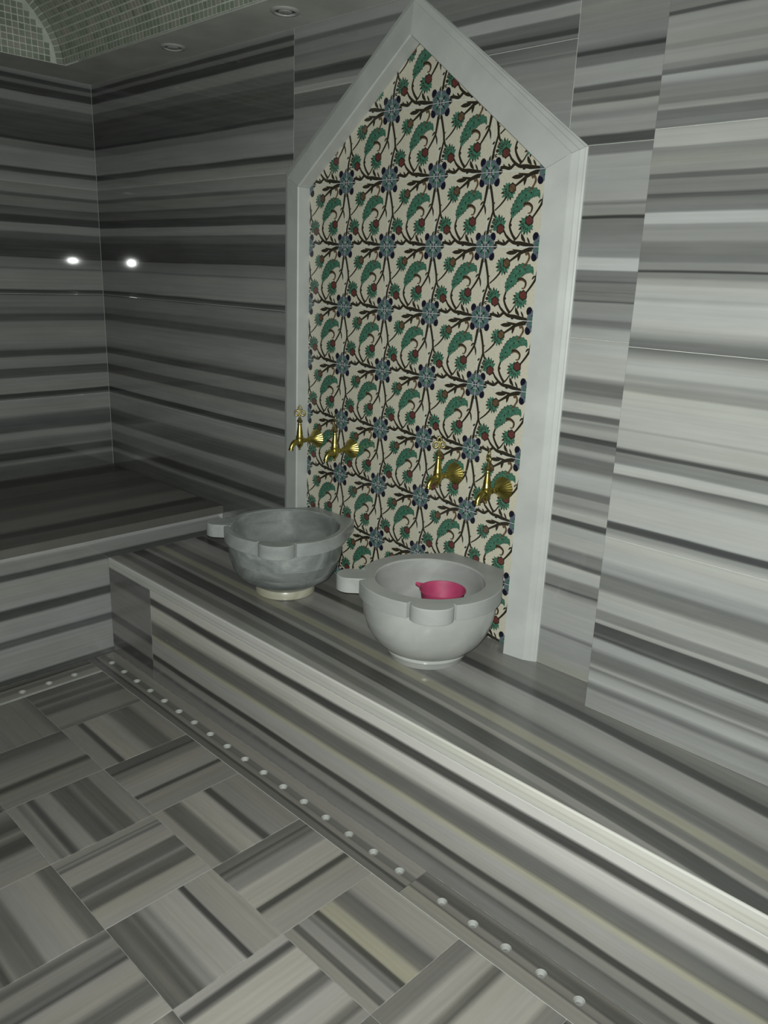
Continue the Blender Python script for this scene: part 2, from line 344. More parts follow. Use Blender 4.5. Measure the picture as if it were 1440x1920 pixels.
aboveR = lambda p: p[1] - (OZ + dv + (OX1 - p[0]) * SL)

wb = link('wall_back', None); tag(wb, kind='structure')
bm = bmesh.new()
for P in (rect(0, HB, OX0 - OFF, H + .3), rect(OX1 + OFF, HB, XJ + .05, H + .3),
          z_clip(rect(OX0 - OFF, OZ, OAX, H + .3), aboveL), z_clip(rect(OAX, OZ, OX1 + OFF, H + .3), aboveR),
          ):
    prism(bm, P, PL['back'], -.10, -.0012)
prism(bm, rect(OX0 - OFF, HB, OX1 + OFF, H + .3), PL['back'], -.14, -.0305)
tag(link('backing', mesh_from(bm, 'backing', GROUT), wb))
k = 0
for (z0, z1) in ROWS:
    pr = marble('marble_left_bay', cut(PROF['main_left'], z0, z1), seed=1.7 + z0, height=z1 - z0)
    x1 = 1.4788 if z0 > 1.8 else OX0 - OFF
    slab('marble_slab', rect(0, z0, x1, z1), 'back', 0, .03, pr, wb, z0, z1)
    ps = marble('marble_narrow_bay', cut(PROF['strip'], z0, z1), seed=5.1 + z0, height=z1 - z0)
    x0 = 2.6077 if z0 > 1.8 else OX1 + OFF
    slab('marble_slab', rect(x0, z0, XJ + .03, z1), 'back', 0, .03, ps, wb, z0, z1)
for (z0, z1, nm) in ((2.13, H, 'a'), (1.8757, 2.13, 'b')):
    ml = marble('marble_over_arch_left', cut(PROF['mid_left'], z0, z1), seed=8.3 + z0, height=z1 - z0)
    mr = marble('marble_over_arch_right', cut(PROF['mid_right'], z0, z1), seed=9.3 + z0, height=z1 - z0)
    P = z_clip(rect(1.4788, z0, OAX, z1), aboveL)
    if len(P) > 2: slab('marble_slab', P, 'back', 0, .03, ml, wb, z0, z1)
    P = z_clip(rect(OAX, z0, 2.6077, z1), aboveR)
    if len(P) > 2: slab('marble_slab', P, 'back', 0, .03, mr, wb, z0, z1)

wr = link('wall_back_forward', None); tag(wr, kind='structure')   # the stretch that stands forward, right of the niche
wr.name = 'wall_backright'
bm = bmesh.new(); prism(bm, rect(XJ + .001, HB, XR, H + .3), PL['back'], -.05, PW - .0012)
link('backing', mesh_from(bm, 'backing', GROUT), wr)
for (z0, z1) in ROWS:
    for i, (x0, x1) in enumerate(((XJ, 4.40), (4.40, XR))):
        pf = [(t_, v_ * .86) for t_, v_ in cut(PROF['right_wall'], z0, z1)] if i == 0 else random_profile(rng)
        slab('marble_slab', rect(x0, z0, x1, z1), 'back', PW, .03, marble('marble_right_bay', pf, seed=11 + z0 + i * 3, height=z1 - z0), wr, z0, z1)

# left wall: out of square with the tiled wall by a degree and a half
wl = link('wall_left', None); tag(wl, kind='structure')
wl.rotation_euler = (0, 0, math.radians(1.8))
bm = bmesh.new(); prism(bm, rect(YN - .1, HL + .001, .14, H + .3), PL['left'], -.12, -.0012)
link('backing', mesh_from(bm, 'backing', GROUT), wl)
for (z0, z1) in [(HL + .0005, .908)] + ROWS[1:]:
    for i, (y0, y1) in enumerate(((-1.48, -.0), (-2.6, -1.48), (YN, -2.6))):
        pf = cut(PROF['main_left'], z0, z1) if i == 0 else random_profile(rng)
        slab('marble_slab', rect(y0, z0, y1, z1), 'left', 0, .03, marble('marble_left_wall', pf, seed=21 + z0 + i * 3, height=z1 - z0), wl, z0, z1)

# the two walls behind the camera
for nm, P, f in (('wall_near', rect(-.3, 0, XR, H + .3), lambda a, b, d: (a, YN + d, b)), ('wall_right', rect(YN - .1, 0, .1, H + .3), lambda a, b, d: (XR - d, a, b))):
    bm = bmesh.new(); prism(bm, P, f, -.1, -.001)
    w_ = link(nm, mesh_from(bm, nm, GROUT)); tag(w_, kind='structure')
    for r_, (z0, z1) in enumerate(ROWN):
        a0, a1 = P[0][0], P[1][0]; nn = 4
        for i in range(nn):
            slab('marble_slab', rect(a0 + (a1 - a0) * i / nn, z0, a0 + (a1 - a0) * (i + 1) / nn, z1), f, 0, .02,
                 marble('marble_near', random_profile(rng), seed=30 + r_ * 4 + i, height=.48), w_, z0, z1)

# ------------------------------------------------------------------ ceiling: flat soffit band, mosaic barrel vault, lunette
SY, SX = -.235, .262
VA, VB_, VC = 1.50, .58, -1.75
ce = link('ceiling', None); tag(ce, kind='structure')
bm = bmesh.new()
box(bm, (-.05, SY, H), (XR, .12, H + .002)); box(bm, (-.05, YN, H), (SX - .0005, SY, H + .02))
box(bm, (SX, YN, H), (XR, YN + .25, H + .002)); box(bm, (XR - .25, YN + .25, H), (XR, SY, H + .002))
link('soffit', mesh_from(bm, 'soffit', PLASTER), ce)
MOSG = plain('mosaic_grout', (.62, .66, .58), .8, noise=.1, scale=30)
def mosaic_mat():
    m = newmat('green_grey_mosaic'); nt = m.node_tree
    uv = N(nt, 'ShaderNodeUVMap'); wn = N(nt, 'ShaderNodeTexWhiteNoise', noise_dimensions='2D'); L(nt, uv.outputs[0], wn.inputs[0])
    bs = N(nt, 'ShaderNodeBsdfPrincipled'); o = N(nt, 'ShaderNodeOutputMaterial'); L(nt, bs.outputs[0], o.inputs[0])
    L(nt, ramp(nt, wn.outputs[0], [(0, (.20, .24, .18)), (.35, (.27, .31, .25)), (.7, (.33, .36, .30)), (1, (.40, .36, .32))]), bs.inputs['Base Color'])
    bs.inputs['Roughness'].default_value = .3
    return m
MOS = mosaic_mat()
def arcpt(t, off=0.0):   # t 0 (at the tiled wall's soffit) .. pi
    y = VC + VA * math.cos(t); z = H + VB_ * math.sin(t)
    n = Vector((0, math.cos(t) / VA, math.sin(t) / VB_)).normalized()
    return Vector((0, y, z)) - n * off
# arc length table
TS = [math.pi * i / 2000 for i in range(2001)]; AL = [0.0]
for a, b in zip(TS, TS[1:]): AL.append(AL[-1] + (arcpt(b) - arcpt(a)).length)
def t_of(s):
    import bisect
    i = min(len(AL) - 2, max(0, bisect.bisect_right(AL, s) - 1)); f_ = (s - AL[i]) / (AL[i + 1] - AL[i])
    return TS[i] + (TS[i + 1] - TS[i]) * f_
bm = bmesh.new()     # vault shell
NS = 64; prev = None
for i in range(NS + 1):
    p = arcpt(math.pi * i / NS); q = arcpt(math.pi * i / NS, -.08)
    cur = [bm.verts.new((SX - .02, p.y, p.z)), bm.verts.new((XR, p.y, p.z)), bm.verts.new((XR, q.y, q.z)), bm.verts.new((SX - .02, q.y, q.z))]
    if prev:
        for a in range(4): bm.faces.new([prev[a], prev[(a + 1) % 4], cur[(a + 1) % 4], cur[a]])
    prev = cur
link('vault_shell', mesh_from(bm, 'vault_shell', MOSG, True, 60), ce)
bm = bmesh.new()     # lunette plate (end wall under the vault)
P = [(VC + VA, H + .001)] + [(VC + VA * math.cos(math.pi * i / 48), H + .0011 + VB_ * math.sin(math.pi * i / 48)) for i in range(49)] + [(VC - VA, H + .001)]
prism(bm, P, lambda a, b, d: (SX + d, a, b), -.06, 0.0)
prism(bm, P, lambda a, b, d: (XR - .25 + d, a, b), 0.0, 0.06)
link('lunette_wall', mesh_from(bm, 'lunette_wall', MOSG), ce)
def mosaic(quads, name, parent):
    verts, faces, uvs = [], [], []
    for (a, b, c, d), nrm, key in quads:
        cen = (a + b + c + d) / 4; i0 = len(verts)
        for p in (a, b, c, d): verts.append(tuple(p - nrm * .001))
        for p in (a, b, c, d): verts.append(tuple(p.lerp(cen, .06) + nrm * .0035))
        faces.append((i0 + 4, i0 + 5, i0 + 6, i0 + 7)); uvs += [key] * 4
        for e in range(4):
            faces.append((i0 + e, i0 + (e + 1) % 4, i0 + 4 + (e + 1) % 4, i0 + 4 + e)); uvs += [key] * 4
    me = bpy.data.meshes.new(name); me.from_pydata(verts, [], faces); me.update()
    ul = me.uv_layers.new(name='UVMap'); flat = [c for k_ in uvs for c in k_]; ul.data.foreach_set('uv', flat)
    me.materials.append(MOS)
    return tag(link(name, me, parent), kind='stuff')
MP, MG_ = .0245, .0045
qs = []
for i in range(int(AL[-1] / MP)):
    t0, t1 = t_of(i * MP + MG_ / 2), t_of((i + 1) * MP - MG_ / 2)
    if i * MP > 1.7: break
    p0, p1 = arcpt(t0), arcpt(t1); nm = -Vector((0, math.cos(t0) / VA, math.sin(t0) / VB_)).normalized()
    for j in range(100):
        x0, x1 = SX + j * MP + MG_ / 2 + .004, SX + (j + 1) * MP - MG_ / 2 + .004
        qs.append(((Vector((x0, p0.y, p0.z)), Vector((x1, p0.y, p0.z)), Vector((x1, p1.y, p1.z)), Vector((x0, p1.y, p1.z))), nm, (i * .37, j * .73)))
mosaic(qs, 'vault_mosaic', ce)
qs = []
for i in range(56):
    for j in range(26):
        y1 = SY - .045 - i * MP; z0 = H + .003 + j * MP
        yy0, yy1 = y1 - MP + MG_, y1; zz1 = z0 + MP - MG_
        ok = all(((y - VC) / (VA - .034)) ** 2 + ((z - H) / (VB_ - .034)) ** 2 < 1 for y in (yy0, yy1) for z in (z0, zz1))
        if not ok: continue
        qs.append(((Vector((SX, yy0, z0)), Vector((SX, yy1, z0)), Vector((SX, yy1, zz1)), Vector((SX, yy0, zz1))), Vector((1, 0, 0)), (i * .31 + 5, j * .57)))
for i in range(70):      # one curved course that edges the lunette
    t0, t1 = t_of(i * MP + MG_ / 2), t_of((i + 1) * MP - MG_ / 2)
    A = [arcpt(t0, .004), arcpt(t1, .004), arcpt(t1, .028), arcpt(t0, .028)]
    qs.append((tuple(Vector((SX + .004, p.y, p.z)) for p in A), Vector((1, 0, 0)), (i * .51 + 9, 3.3)))
mosaic(qs, 'lunette_mosaic', ce)

# ------------------------------------------------------------------ floor
FX, FY, FP = 1.1285, -.665, .3025
flr = link('floor', None); tag(flr, kind='structure')
bm = bmesh.new(); box(bm, (-.1, YN - .05, -.10), (XR + .05, .1, -.045)); box(bm, (FX - .013, YN, -.045), (XR, FY, -.0016))
link('screed', mesh_from(bm, 'screed', DARKG), flr)
FT = {  # measured bands: 'x' bands run along x (profile across y, from the bench outwards), 'y' bands run along y (profile across x)
 (0, 0): [(0,.2),(.15,.25),(.2,.4),(.27,.2),(.34,.2),(.38,.45),(.45,.25),(.55,.2),(.62,.45),(.9,.48),(.96,.3),(1,.35)],
 (1, 0): [(0,.5),(.15,.5),(.22,.25),(.42,.3),(.5,.6),(.74,.6),(.77,.08),(.81,.1),(.84,.5),(1,.5)],
 (2, 0): [(0,.25),(.13,.2),(.16,.05),(.19,.35),(.28,.4),(.35,.55),(.62,.58),(.65,.08),(.68,.1),(.71,.5),(1,.48)],
 (3, 0): [(0,.5),(.34,.5),(.37,.1),(.42,.1),(.46,.66),(.68,.64),(.73,.3),(.88,.25),(.92,.55),(1,.55)],
 (4, 0): [(0,.25),(.1,.3),(.12,.12),(.16,.35),(.2,.25),(.24,.45),(.35,.5),(.4,.7),(.63,.68),(.655,.08),(.69,.1),(.73,.58),(1,.58)],
 (5, 0): [(0,.62),(.25,.58),(.32,.25),(.45,.3),(.49,.62),(.62,.64),(.64,.08),(.67,.1),(.7,.4),(.73,.3),(.76,.52),(.84,.5),(.86,.18),(.9,.2),(.92,.5),(1,.52)],
 (6, 0): [(0,.35),(.14,.35),(.2,.68),(.33,.62),(.38,.3),(.42,.2),(.47,.68),(.8,.72),(.85,.45),(1,.4)],
 (0, 1): [(0,.25),(.1,.42),(.7,.42),(.8,.2),(1,.2)],
 (1, 1): [(0,.18),(.15,.22),(.25,.42),(.6,.5),(.65,.08),(.69,.1),(.75,.42),(1,.45)],
 (2, 1): [(0,.48),(.17,.48),(.2,.22),(.33,.25),(.37,.38),(.42,.2),(.56,.22),(.6,.55),(.72,.52),(.76,.15),(.8,.15),(.83,.5),(.89,.3),(.92,.5),(1,.5)],
 (3, 1): [(0,.5),(.08,.5),(.1,.25),(.12,.5),(.16,.25),(.19,.55),(.37,.6),(.41,.22),(.55,.25),(.58,.5),(.63,.25),(.73,.22),(.77,.6),(1,.62)],
 (4, 1): [(0,.6),(.28,.6),(.3,.05),(.33,.08),(.36,.66),(.6,.66),(.66,.42),(.7,.52),(.76,.2),(.8,.3),(.84,.2),(.9,.3),(1,.2)],
 (5, 1): [(0,.66),(.07,.66),(.1,.12),(.14,.15),(.19,.72),(.44,.72),(.49,.22),(.56,.3),(.63,.68),(.8,.66),(.84,.4),(.9,.2),(.94,.5),(1,.5)],
 (6, 1): [(0,.3),(.2,.25),(.26,.6),(.6,.65),(.64,.1),(.68,.6),(1,.6)],
 (2, 2): [(0,.5),(.2,.2),(.3,.12),(.4,.45),(.5,.12),(.62,.1),(.7,.5),(1,.5)],
 (3, 2): [(0,.25),(.12,.28),(.16,.6),(.44,.58),(.5,.28),(.65,.3),(.7,.42),(.75,.1),(.8,.3),(.9,.15),(1,.15)],
 (4, 2): [(0,.42),(.08,.2),(.13,.48),(.22,.46),(.27,.22),(.33,.3),(.36,.08),(.4,.58),(.6,.56),(.66,.25),(.8,.25),(.85,.62),(1,.64)],
 (5, 2): [(0,.2),(.1,.5),(.25,.2),(.3,.55),(.6,.6),(.7,.3),(1,.5)],
}
spare = [marble('floor_marble', random_profile(rng), seed=60 + i, height=FP, rough=.28) for i in range(8)]
tile_me = {}
for kx in range(15):
    for ry in range(10):
        x0, x1 = FX + kx * FP, min(XR, FX + (kx + 1) * FP); y1, y0 = FY - ry * FP, max(YN, FY - (ry + 1) * FP)
        if x0 >= XR - .02 or y1 <= YN + .02: continue
        along_y = (kx + ry) % 2 == 0
        key = (kx, ry)
        mat = marble('floor_marble', FT[key], seed=40 + kx * 3 + ry * 7, height=FP, warp=.006, rough=.28, yellow=(.48, .63) if key == (5, 0) else None) if key in FT else spare[(kx * 5 + ry * 3) % 8]
        full = abs(x1 - x0 - FP) < 1e-4 and abs(y1 - y0 - FP) < 1e-4
        lift = rng.uniform(-.0003, .0003)
        if full and along_y in tile_me:
            o = link('floor_tile', tile_me[along_y].copy() if key in FT else tile_me[along_y], flr)
            if key not in FT: o.data = tile_me[along_y]
        else:
            # local tile: v runs 0..1 across the bands (from y1 downwards for bands along x)
            o = slab('floor_tile', rect(0, -(y1 - y0), x1 - x0, 0), 'up', 0, .02, spare[0], flr, 0, (FP if along_y else -FP), swap=along_y, chamfer=.0008, joint=.0009)
            if full: tile_me[along_y] = o.data
        if not o.material_slots: o.data.materials.append(mat)
        o.material_slots[0].link = 'OBJECT'; o.material_slots[0].material = mat
        o.location = (x0, y1, lift)

# perforated drain covers along the two benches
def strip_cover(name, x0, x1, y0, y1, holes, mat, v0, v1, swap, label, joint_w=.0008):
    """stone strip with drilled holes: each cell around a hole is a ring of faces"""
    r = .0125; top, bot = 0.0, -.012
    bm = bmesh.new(); uvl = bm.loops.layers.uv.new('UVMap')
    x0 += joint_w; x1 -= joint_w; y0 += joint_w; y1 -= joint_w
    along_x = not swap
    hs = sorted(holes)
    lo, hi = (x0, x1) if along_x else (y0, y1)
    cuts = [lo] + [(a + b) / 2 for a, b in zip(hs, hs[1:])] + [hi]
    S = 24
    for c, h in enumerate(hs):
        a0, a1 = cuts[c], cuts[c + 1]
        cx, cy = (h, HOLE_Y) if along_x else (HOLE_X, h)
        X0, X1, Y0, Y1 = (a0, a1, y0, y1) if along_x else (x0, x1, a0, a1)
        outer = []
        for k in range(S):          # ray from the hole centre to the cell border
            t = 2 * math.pi * (k + .5) / S; dx, dy = math.cos(t), math.sin(t)
            s = min((X1 - cx) / dx if dx > 0 else (X0 - cx) / dx if dx < 0 else 9, (Y1 - cy) / dy if dy > 0 else (Y0 - cy) / dy if dy < 0 else 9)
            outer.append((cx + dx * s, cy + dy * s))
        corners = {0: (X1, Y1), 1: (X0, Y1), 2: (X0, Y0), 3: (X1, Y0)}
        ring = [bm.verts.new((cx + (r + .001) * math.cos(2 * math.pi * (k + .5) / S), cy + (r + .001) * math.sin(2 * math.pi * (k + .5) / S), top)) for k in range(S)]
        ring2 = [bm.verts.new((cx + r * math.cos(2 * math.pi * (k + .5) / S), cy + r * math.sin(2 * math.pi * (k + .5) / S), top - .001)) for k in range(S)]
        ring3 = [bm.verts.new((cx + (v.co.x - cx) * .62, cy + (v.co.y - cy) * .62, bot)) for v in ring2]
        ov = [bm.verts.new((p[0], p[1], top)) for p in outer]
        for k in range(S):
            j = (k + 1) % S
            a, b = outer[k], outer[j]
            fv = [ring[k], ov[k], ov[j], ring[j]]
            onx = lambda p: abs(p[0] - X0) < 1e-6 or abs(p[0] - X1) < 1e-6
            ony = lambda p: abs(p[1] - Y0) < 1e-6 or abs(p[1] - Y1) < 1e-6
            if (onx(a) and not ony(a)) != (onx(b) and not ony(b)):
                cxn = min((X0, X1), key=lambda q: abs(q - (a[0] if onx(a) else b[0]))); cyn = min((Y0, Y1), key=lambda q: abs(q - (a[1] if ony(a) else b[1])))
                fv = [ring[k], ov[k], bm.verts.new((cxn, cyn, top)), ov[j], ring[j]]
            bm.faces.new(fv)
            for q_ in ([ring[k], ring[j], ring2[j], ring2[k]], [ring2[k], ring2[j], ring3[j], ring3[k]]): bm.faces.new(q_).material_index = 1
    for P in (((x0, y0), (x1, y0)), ((x1, y0), (x1, y1)), ((x1, y1), (x0, y1)), ((x0, y1), (x0, y0))):
        (ax, ay), (bx, by) = P
        bm.faces.new([bm.verts.new((ax, ay, top)), bm.verts.new((bx, by, top)), bm.verts.new((bx, by, bot)), bm.verts.new((ax, ay, bot))])
    for fa in bm.faces:
        for l in fa.loops:
            a, b = l.vert.co.x, l.vert.co.y
            if swap: a, b = b, a
            l[uvl].uv = (a, (b - v0) / (v1 - v0))
    o = link(name, mesh_from(bm, name, [mat, SAWN])); tag(o, label, 'drain cover', 'drilled marble drain covers')
    return o
SAWN = plain('sawn_pale_stone', (.36, .37, .35), .7, noise=.12)
HOLE_Y, HOLE_X = -.6055, 1.085
sp1 = [(0,.3),(.18,.3),(.2,.12),(.27,.15),(.3,.45),(.42,.45),(.46,.3),(.6,.35),(.66,.55),(1,.6)]
sp2 = [(0,.5),(.22,.52),(.32,.55),(.37,.2),(.42,.42),(.55,.42),(.6,.2),(.8,.2),(.9,.35),(1,.35)]
strip_cover('drain_cover', XL + .002, 2.738, -.6645, YB - .001, [1.087 + .1 * i for i in range(17)], marble('strip_marble', sp1, seed=71, height=.11, rough=.28), -.6645, YB, False,
            'long grey marble drain strip with drilled holes along the far half of the bench foot')
strip_cover('drain_cover', 2.738, XR, -.6645, YB - .001, [2.838 + .1007 * i for i in range(26)], marble('strip_marble', sp2, seed=72, height=.11, rough=.28), -.6645, YB, False,
            'darker marble drain strip with drilled holes at the near end of the bench foot')
strip_cover('drain_cover', XL + .002, FX - .012, YN, -.6645, [-.76 - .1 * i for i in range(27)][::-1], marble('strip_marble', sp1, seed=73, height=.11, rough=.28), XL, FX, True,
            'marble drain strip with drilled holes at the foot of the tall left bench')
bm = bmesh.new()
box(bm, (XL, -.70, -.05), (XR, YB, -.0465)); box(bm, (XL, YN, -.05), (FX, -.6645, -.0465))
link('drain_channel', mesh_from(bm, 'drain_channel', MORTAR), flr)
bm = bmesh.new(); box(bm, (FX - .0125, YN, -.04), (FX - .0005, -.6655, -.0008)); box(bm, (XL, -.6667, -.04), (XR, -.6642, -.0006))
link('joint_filler', mesh_from(bm, 'joint_filler', GROUT), flr)

# ------------------------------------------------------------------ benches
bench = root('marble_bench', (0, 0, 0)); tag(bench, 'low striped marble bench under the arched tile panel, carrying both basins', 'bench')
bm = bmesh.new(); prism(bm, rect(XL, 0, XR, HB - .04), lambda a, b, d: (a, d, b), YB + .0012, .02)
link('core', mesh_from(bm, 'core', GROUT), bench)
drift = lambda x: .0065 * max(0, x - 1) ** 3 if x < 4 else .0065 * 27
def bench_top():
    m = marble('bench_top_marble', cut(PROF['bench_top'] + [(0.03, .45), (-.06, .5), (-.08, .4), (-.11, .35)], YB, .03), seed=81, height=.58, warp=.014, rough=.24, yellow=(.355, .405))
    slab('nosing', rect(XL, HB - .04, XR, HB), 'front', 0.0, .0072, marble('nosing_marble', [(0, .93), (.3, .97), (.5, .9), (.6, 1), (1, 1)], seed=85, height=.04, rough=.2, warm=.2), bench, HB - .04, HB, chamfer=.0035, joint=0)
    o = slab('seat_slab', rect(XL - .0, YB + .0066, XR, .03), 'up', HB, .04, m, bench, YB, .03, chamfer=.0004, joint=0.0, sub=24, drift=drift)
bench_top()
rm = marble('riser_marble', [(t_, min(1, v_ * 1.18)) for t_, v_ in cut(PROF['riser'], 0.0, HB)], seed=83, height=HB, rough=.2, yellow=(.42, .47))
rl = marble('riser_marble', cut(PROF['riser_left'], 0.0, HB), seed=84, height=HB, rough=.2)
slab('riser_slab', rect(XL, 0.0, 1.318, HB - .0405), 'front', 0.0, .02, rl, bench, 0, HB, joint=.0006)
slab('riser_slab', rect(1.318, 0.0, XR, HB - .0405), 'front', 0.0, .02, rm, bench, 0, HB, joint=.0006)

lb = root('marble_bench', (0, 0, 0)); tag(lb, 'taller dark striped marble bench along the left wall', 'bench')
bm = bmesh.new(); box(bm, (-.02, YN + .003, .0), (XL - .012, -.001, HL - .03))
link('core', mesh_from(bm, 'core', GROUT), lb)
slab('seat_slab', rect(-.0, YN + .002, XL, 0.0), 'up', HL, .034, marble('left_seat_marble', cut(PROF['left_top'], 0.0, XL), seed=91, height=1.0, warp=.03, rough=.42), lb, 0, XL, swap=True, chamfer=.004, joint=0)
lr = marble('left_riser_marble', cut(PROF['left_riser'], 0.0, HL), seed=92, height=HL)
slab('riser_slab', rect(YN + .002, 0.0, 0.0, HL - .0345), lambda a, b, d: (XL - .002 + d, a, b), 0, .02, lr, lb, 0, HL, joint=.0004)

# ------------------------------------------------------------------ niche frame
PROFILE = [(0, -.0295), (0, .028), (.003, .033), (.071, .0235), (.0735, .0205), (.088, .0155), (.0900, .0125), (.1010, .0080), (.1025, .0055), (.107, .0035), (.107, -.002)]
fr = root('niche_frame', (OX0, 0, HB)); tag(fr, 'pale grey stepped marble surround with a pointed top framing the flowered tiles', 'frame')
fr.location = (0, 0, 0)
nodes = [Vector((OX0, HB)), Vector((OX0, OZ)), Vector((OAX, OAZ)), Vector((OX1, OZ)), Vector((OX1, HB))]
def outn(a, b):   # outward normal (left of travel up the left jamb)
    e = (b - a).normalized(); return Vector((-e.y, e.x))
ns = [outn(a, b) for a, b in zip(nodes, nodes[1:])]
mit = [ns[0]]
for a, b in zip(ns, ns[1:]):
    k_ = (a + b).normalized(); mit.append(k_ / k_.dot(a))
mit.append(ns[-1])
for i, nm in enumerate(('jamb', 'rafter', 'rafter', 'jamb')):
    bm = bmesh.new(); ends = []
    e = (nodes[i + 1] - nodes[i]).normalized()
    for node, mt, sg in ((nodes[i], mit[i], 1), (nodes[i + 1], mit[i + 1], -1)):
        ring = []
        for s, h in PROFILE:
            p = node + mt * s + e * (.0005 * sg if 0 < (i if sg > 0 else i + 1) < 4 else 0)
            ring.append(bm.verts.new((p.x, -h, min(p.y, H - .002))))
        ends.append(ring)
    n = len(PROFILE)
    for k in range(n): bm.faces.new([ends[0][k], ends[0][(k + 1) % n], ends[1][(k + 1) % n], ends[1][k]])
    bm.faces.new(ends[0]); bm.faces.new(ends[1])
    link(nm, mesh_from(bm, nm, FRAMEM), fr)
for nd, mt in ((nodes[1], mit[1]), (nodes[2], mit[2]), (nodes[3], mit[3])):
    a, b = nd + mt * .001, nd + mt * .07; b.y = min(b.y, H - .003)
    d = (b - a).normalized(); q = Vector((-d.y, d.x)) * .0011; bm = bmesh.new()   # white filler in each mitre
    prism(bm, [tuple(a + q), tuple(a - q), tuple(b - q), tuple(b + q)], PL['back'], .0, .0238)
    link('mitre_filler', mesh_from(bm, 'mitre_filler', GROUT), fr)

# ------------------------------------------------------------------ flowered ceramic tiles
def glaze(name, col, noise=.12): return plain(name, col, .08, noise=noise, scale=120)
TM = [glaze('cream_glaze', (.55, .52, .425), .05), glaze('umber_glaze', (.030, .026, .018)), glaze('green_glaze', (.055, .155, .105), .3),
      glaze('navy_glaze', (.012, .012, .024)), glaze('blue_grey_glaze', (.105, .135, .158), .25), glaze('red_glaze', (.125, .04, .036)),
      glaze('pale_glaze', (.40, .42, .40), .05), glaze('brown_glaze', (.12, .075, .045), .3), plain('tile_biscuit', (.42, .40, .36), .8)]
CREAM, UMB, GRN, NAVY, BLUE, RED, PALE, BRN, BISC = range(9)
def cr(pts, n=7):      # Catmull-Rom
    P = [Vector(p) for p in pts]; P = [P[0] * 2 - P[1]] + P + [P[-1] * 2 - P[-2]]; out = []
    for i in range(1, len(P) - 2):
        for k in range(n):
            t = k / n; a, b, c, d = P[i - 1:i + 3]
            out.append(.5 * ((2 * b) + (c - a) * t + (2 * a - 5 * b + 4 * c - d) * t * t + (3 * b - a - 3 * c + d) * t ** 3))
    out.append(P[-2]); return out
def build_tile():
    bm = bmesh.new(); lay = [0.0]
    g = .0009; S = ZT
    def clampv(p): return (min(1 - g / S, max(g / S, p[0])), min(1 - g / S, max(g / S, p[1])))
    def V(p, h): x, y = clampv(p); return bm.verts.new((x * S, -h, y * S))
    # body
    lo, hi, th = g, S - g, .008
    P0 = [(lo, lo), (hi, lo), (hi, hi), (lo, hi)]; c_ = .0007
    P1 = [(lo + c_, lo + c_), (hi - c_, lo + c_), (hi - c_, hi - c_), (lo + c_, hi - c_)]
    R = [[bm.verts.new((a, th if d < 0 else -d, b)) for a, b in P] for P, d in ((P0, -1), (P0, -c_), (P1, 0))]
    for k in (0, 1):
        for i in range(4):
            f = bm.faces.new([R[k][i], R[k][(i + 1) % 4], R[k + 1][(i + 1) % 4], R[k + 1][i]]); f.material_index = BISC if k == 0 else PALE
    f = bm.faces.new(R[2]); f.material_index = CREAM
    f = bm.faces.new(R[0]); f.material_index = BISC
    def nl(): lay[0] += .000005; return lay[0]
    def inside(p): return -.02 < p[0] < 1.02 and -.02 < p[1] < 1.02
    def fan(pts, mat, cen=None):
        h = nl(); c = Vector(cen) if cen else sum((Vector(p) for p in pts), Vector((0, 0))) / len(pts)
        if not any(inside(p) for p in pts): return
        cv = V(c, h); vs = [V(p, h) for p in pts]
        for i in range(len(vs)):
            try: f = bm.faces.new([cv, vs[i], vs[(i + 1) % len(vs)]]); f.material_index = mat
            except ValueError: pass
    def stroke(pts, w0, w1=None, mat=UMB, n=6, wm=None):
        w1 = w0 if w1 is None else w1; w0 *= 1.42; w1 *= 1.42; C = cr(pts, n); h = nl(); rows = []
        for i, p in enumerate(C):
            t = i / (len(C) - 1); w_ = w0 + (w1 - w0) * t
            if wm: w_ = w_ * (1 - t) ** 0 + wm * math.sin(math.pi * t)
            d = (C[min(len(C) - 1, i + 1)] - C[max(0, i - 1)]).normalized(); q = Vector((-d.y, d.x)) * w_ / 2
            rows.append((V(p + q, h), V(p - q, h)))
        for (a, b), (c, d) in zip(rows, rows[1:]):
            f = bm.faces.new([a, b, d, c]); f.material_index = mat
    def leaf(a, b, w_, mat, bend=0.0, n=8):
        a, b = Vector(a), Vector(b); e = b - a; q = Vector((-e.y, e.x)); L_, R_ = [], []
        for i in range(n + 1):
            t = i / n; c = a + e * t + q * bend * math.sin(math.pi * t); ww = w_ / 2 * math.sin(math.pi * t) ** .7
            L_.append(c + q.normalized() * ww); R_.append(c - q.normalized() * ww)
        fan([tuple(p) for p in L_ + R_[::-1][1:-1]], mat, tuple(a + e * .5 + q * bend))
    def blob(c, r, mat, n=14, sx=1, sy=1, jag=0.0, rot=0.0):
        pts = []
        for i in range(n):
            t = 2 * math.pi * i / n + rot; rr = r * (1 + (jag if i % 2 else -jag)); pts.append((c[0] + rr * sx * math.cos(t), c[1] + rr * sy * math.sin(t)))
        fan(pts, mat, c)
    def carnation(c, r, ang, green, core):
        # a fan of pointed petals opening along ang
        cx, cy = c; d = Vector((math.cos(ang), math.sin(ang)))
        for k in range(-4, 5):
            t = ang + k * .40; L_ = r * (1.25 - .05 * abs(k))
            leaf((cx, cy), (cx + L_ * math.cos(t), cy + L_ * math.sin(t)), r * .34, green if k % 2 == 0 else UMB)
        blob((cx, cy), r * .80, green, n=18, jag=.14)
        for k in range(5):
            t = ang - .9 + .45 * k; leaf((cx + r * .35 * math.cos(t), cy + r * .35 * math.sin(t)), (cx + r * .7 * math.cos(t), cy + r * .7 * math.sin(t)), r * .13, UMB)
        bx, by = cx - d.x * r * .45, cy - d.y * r * .45
        blob((bx, by), r * .56, UMB, n=12, jag=.1); blob((bx, by), r * .42, core, n=12)
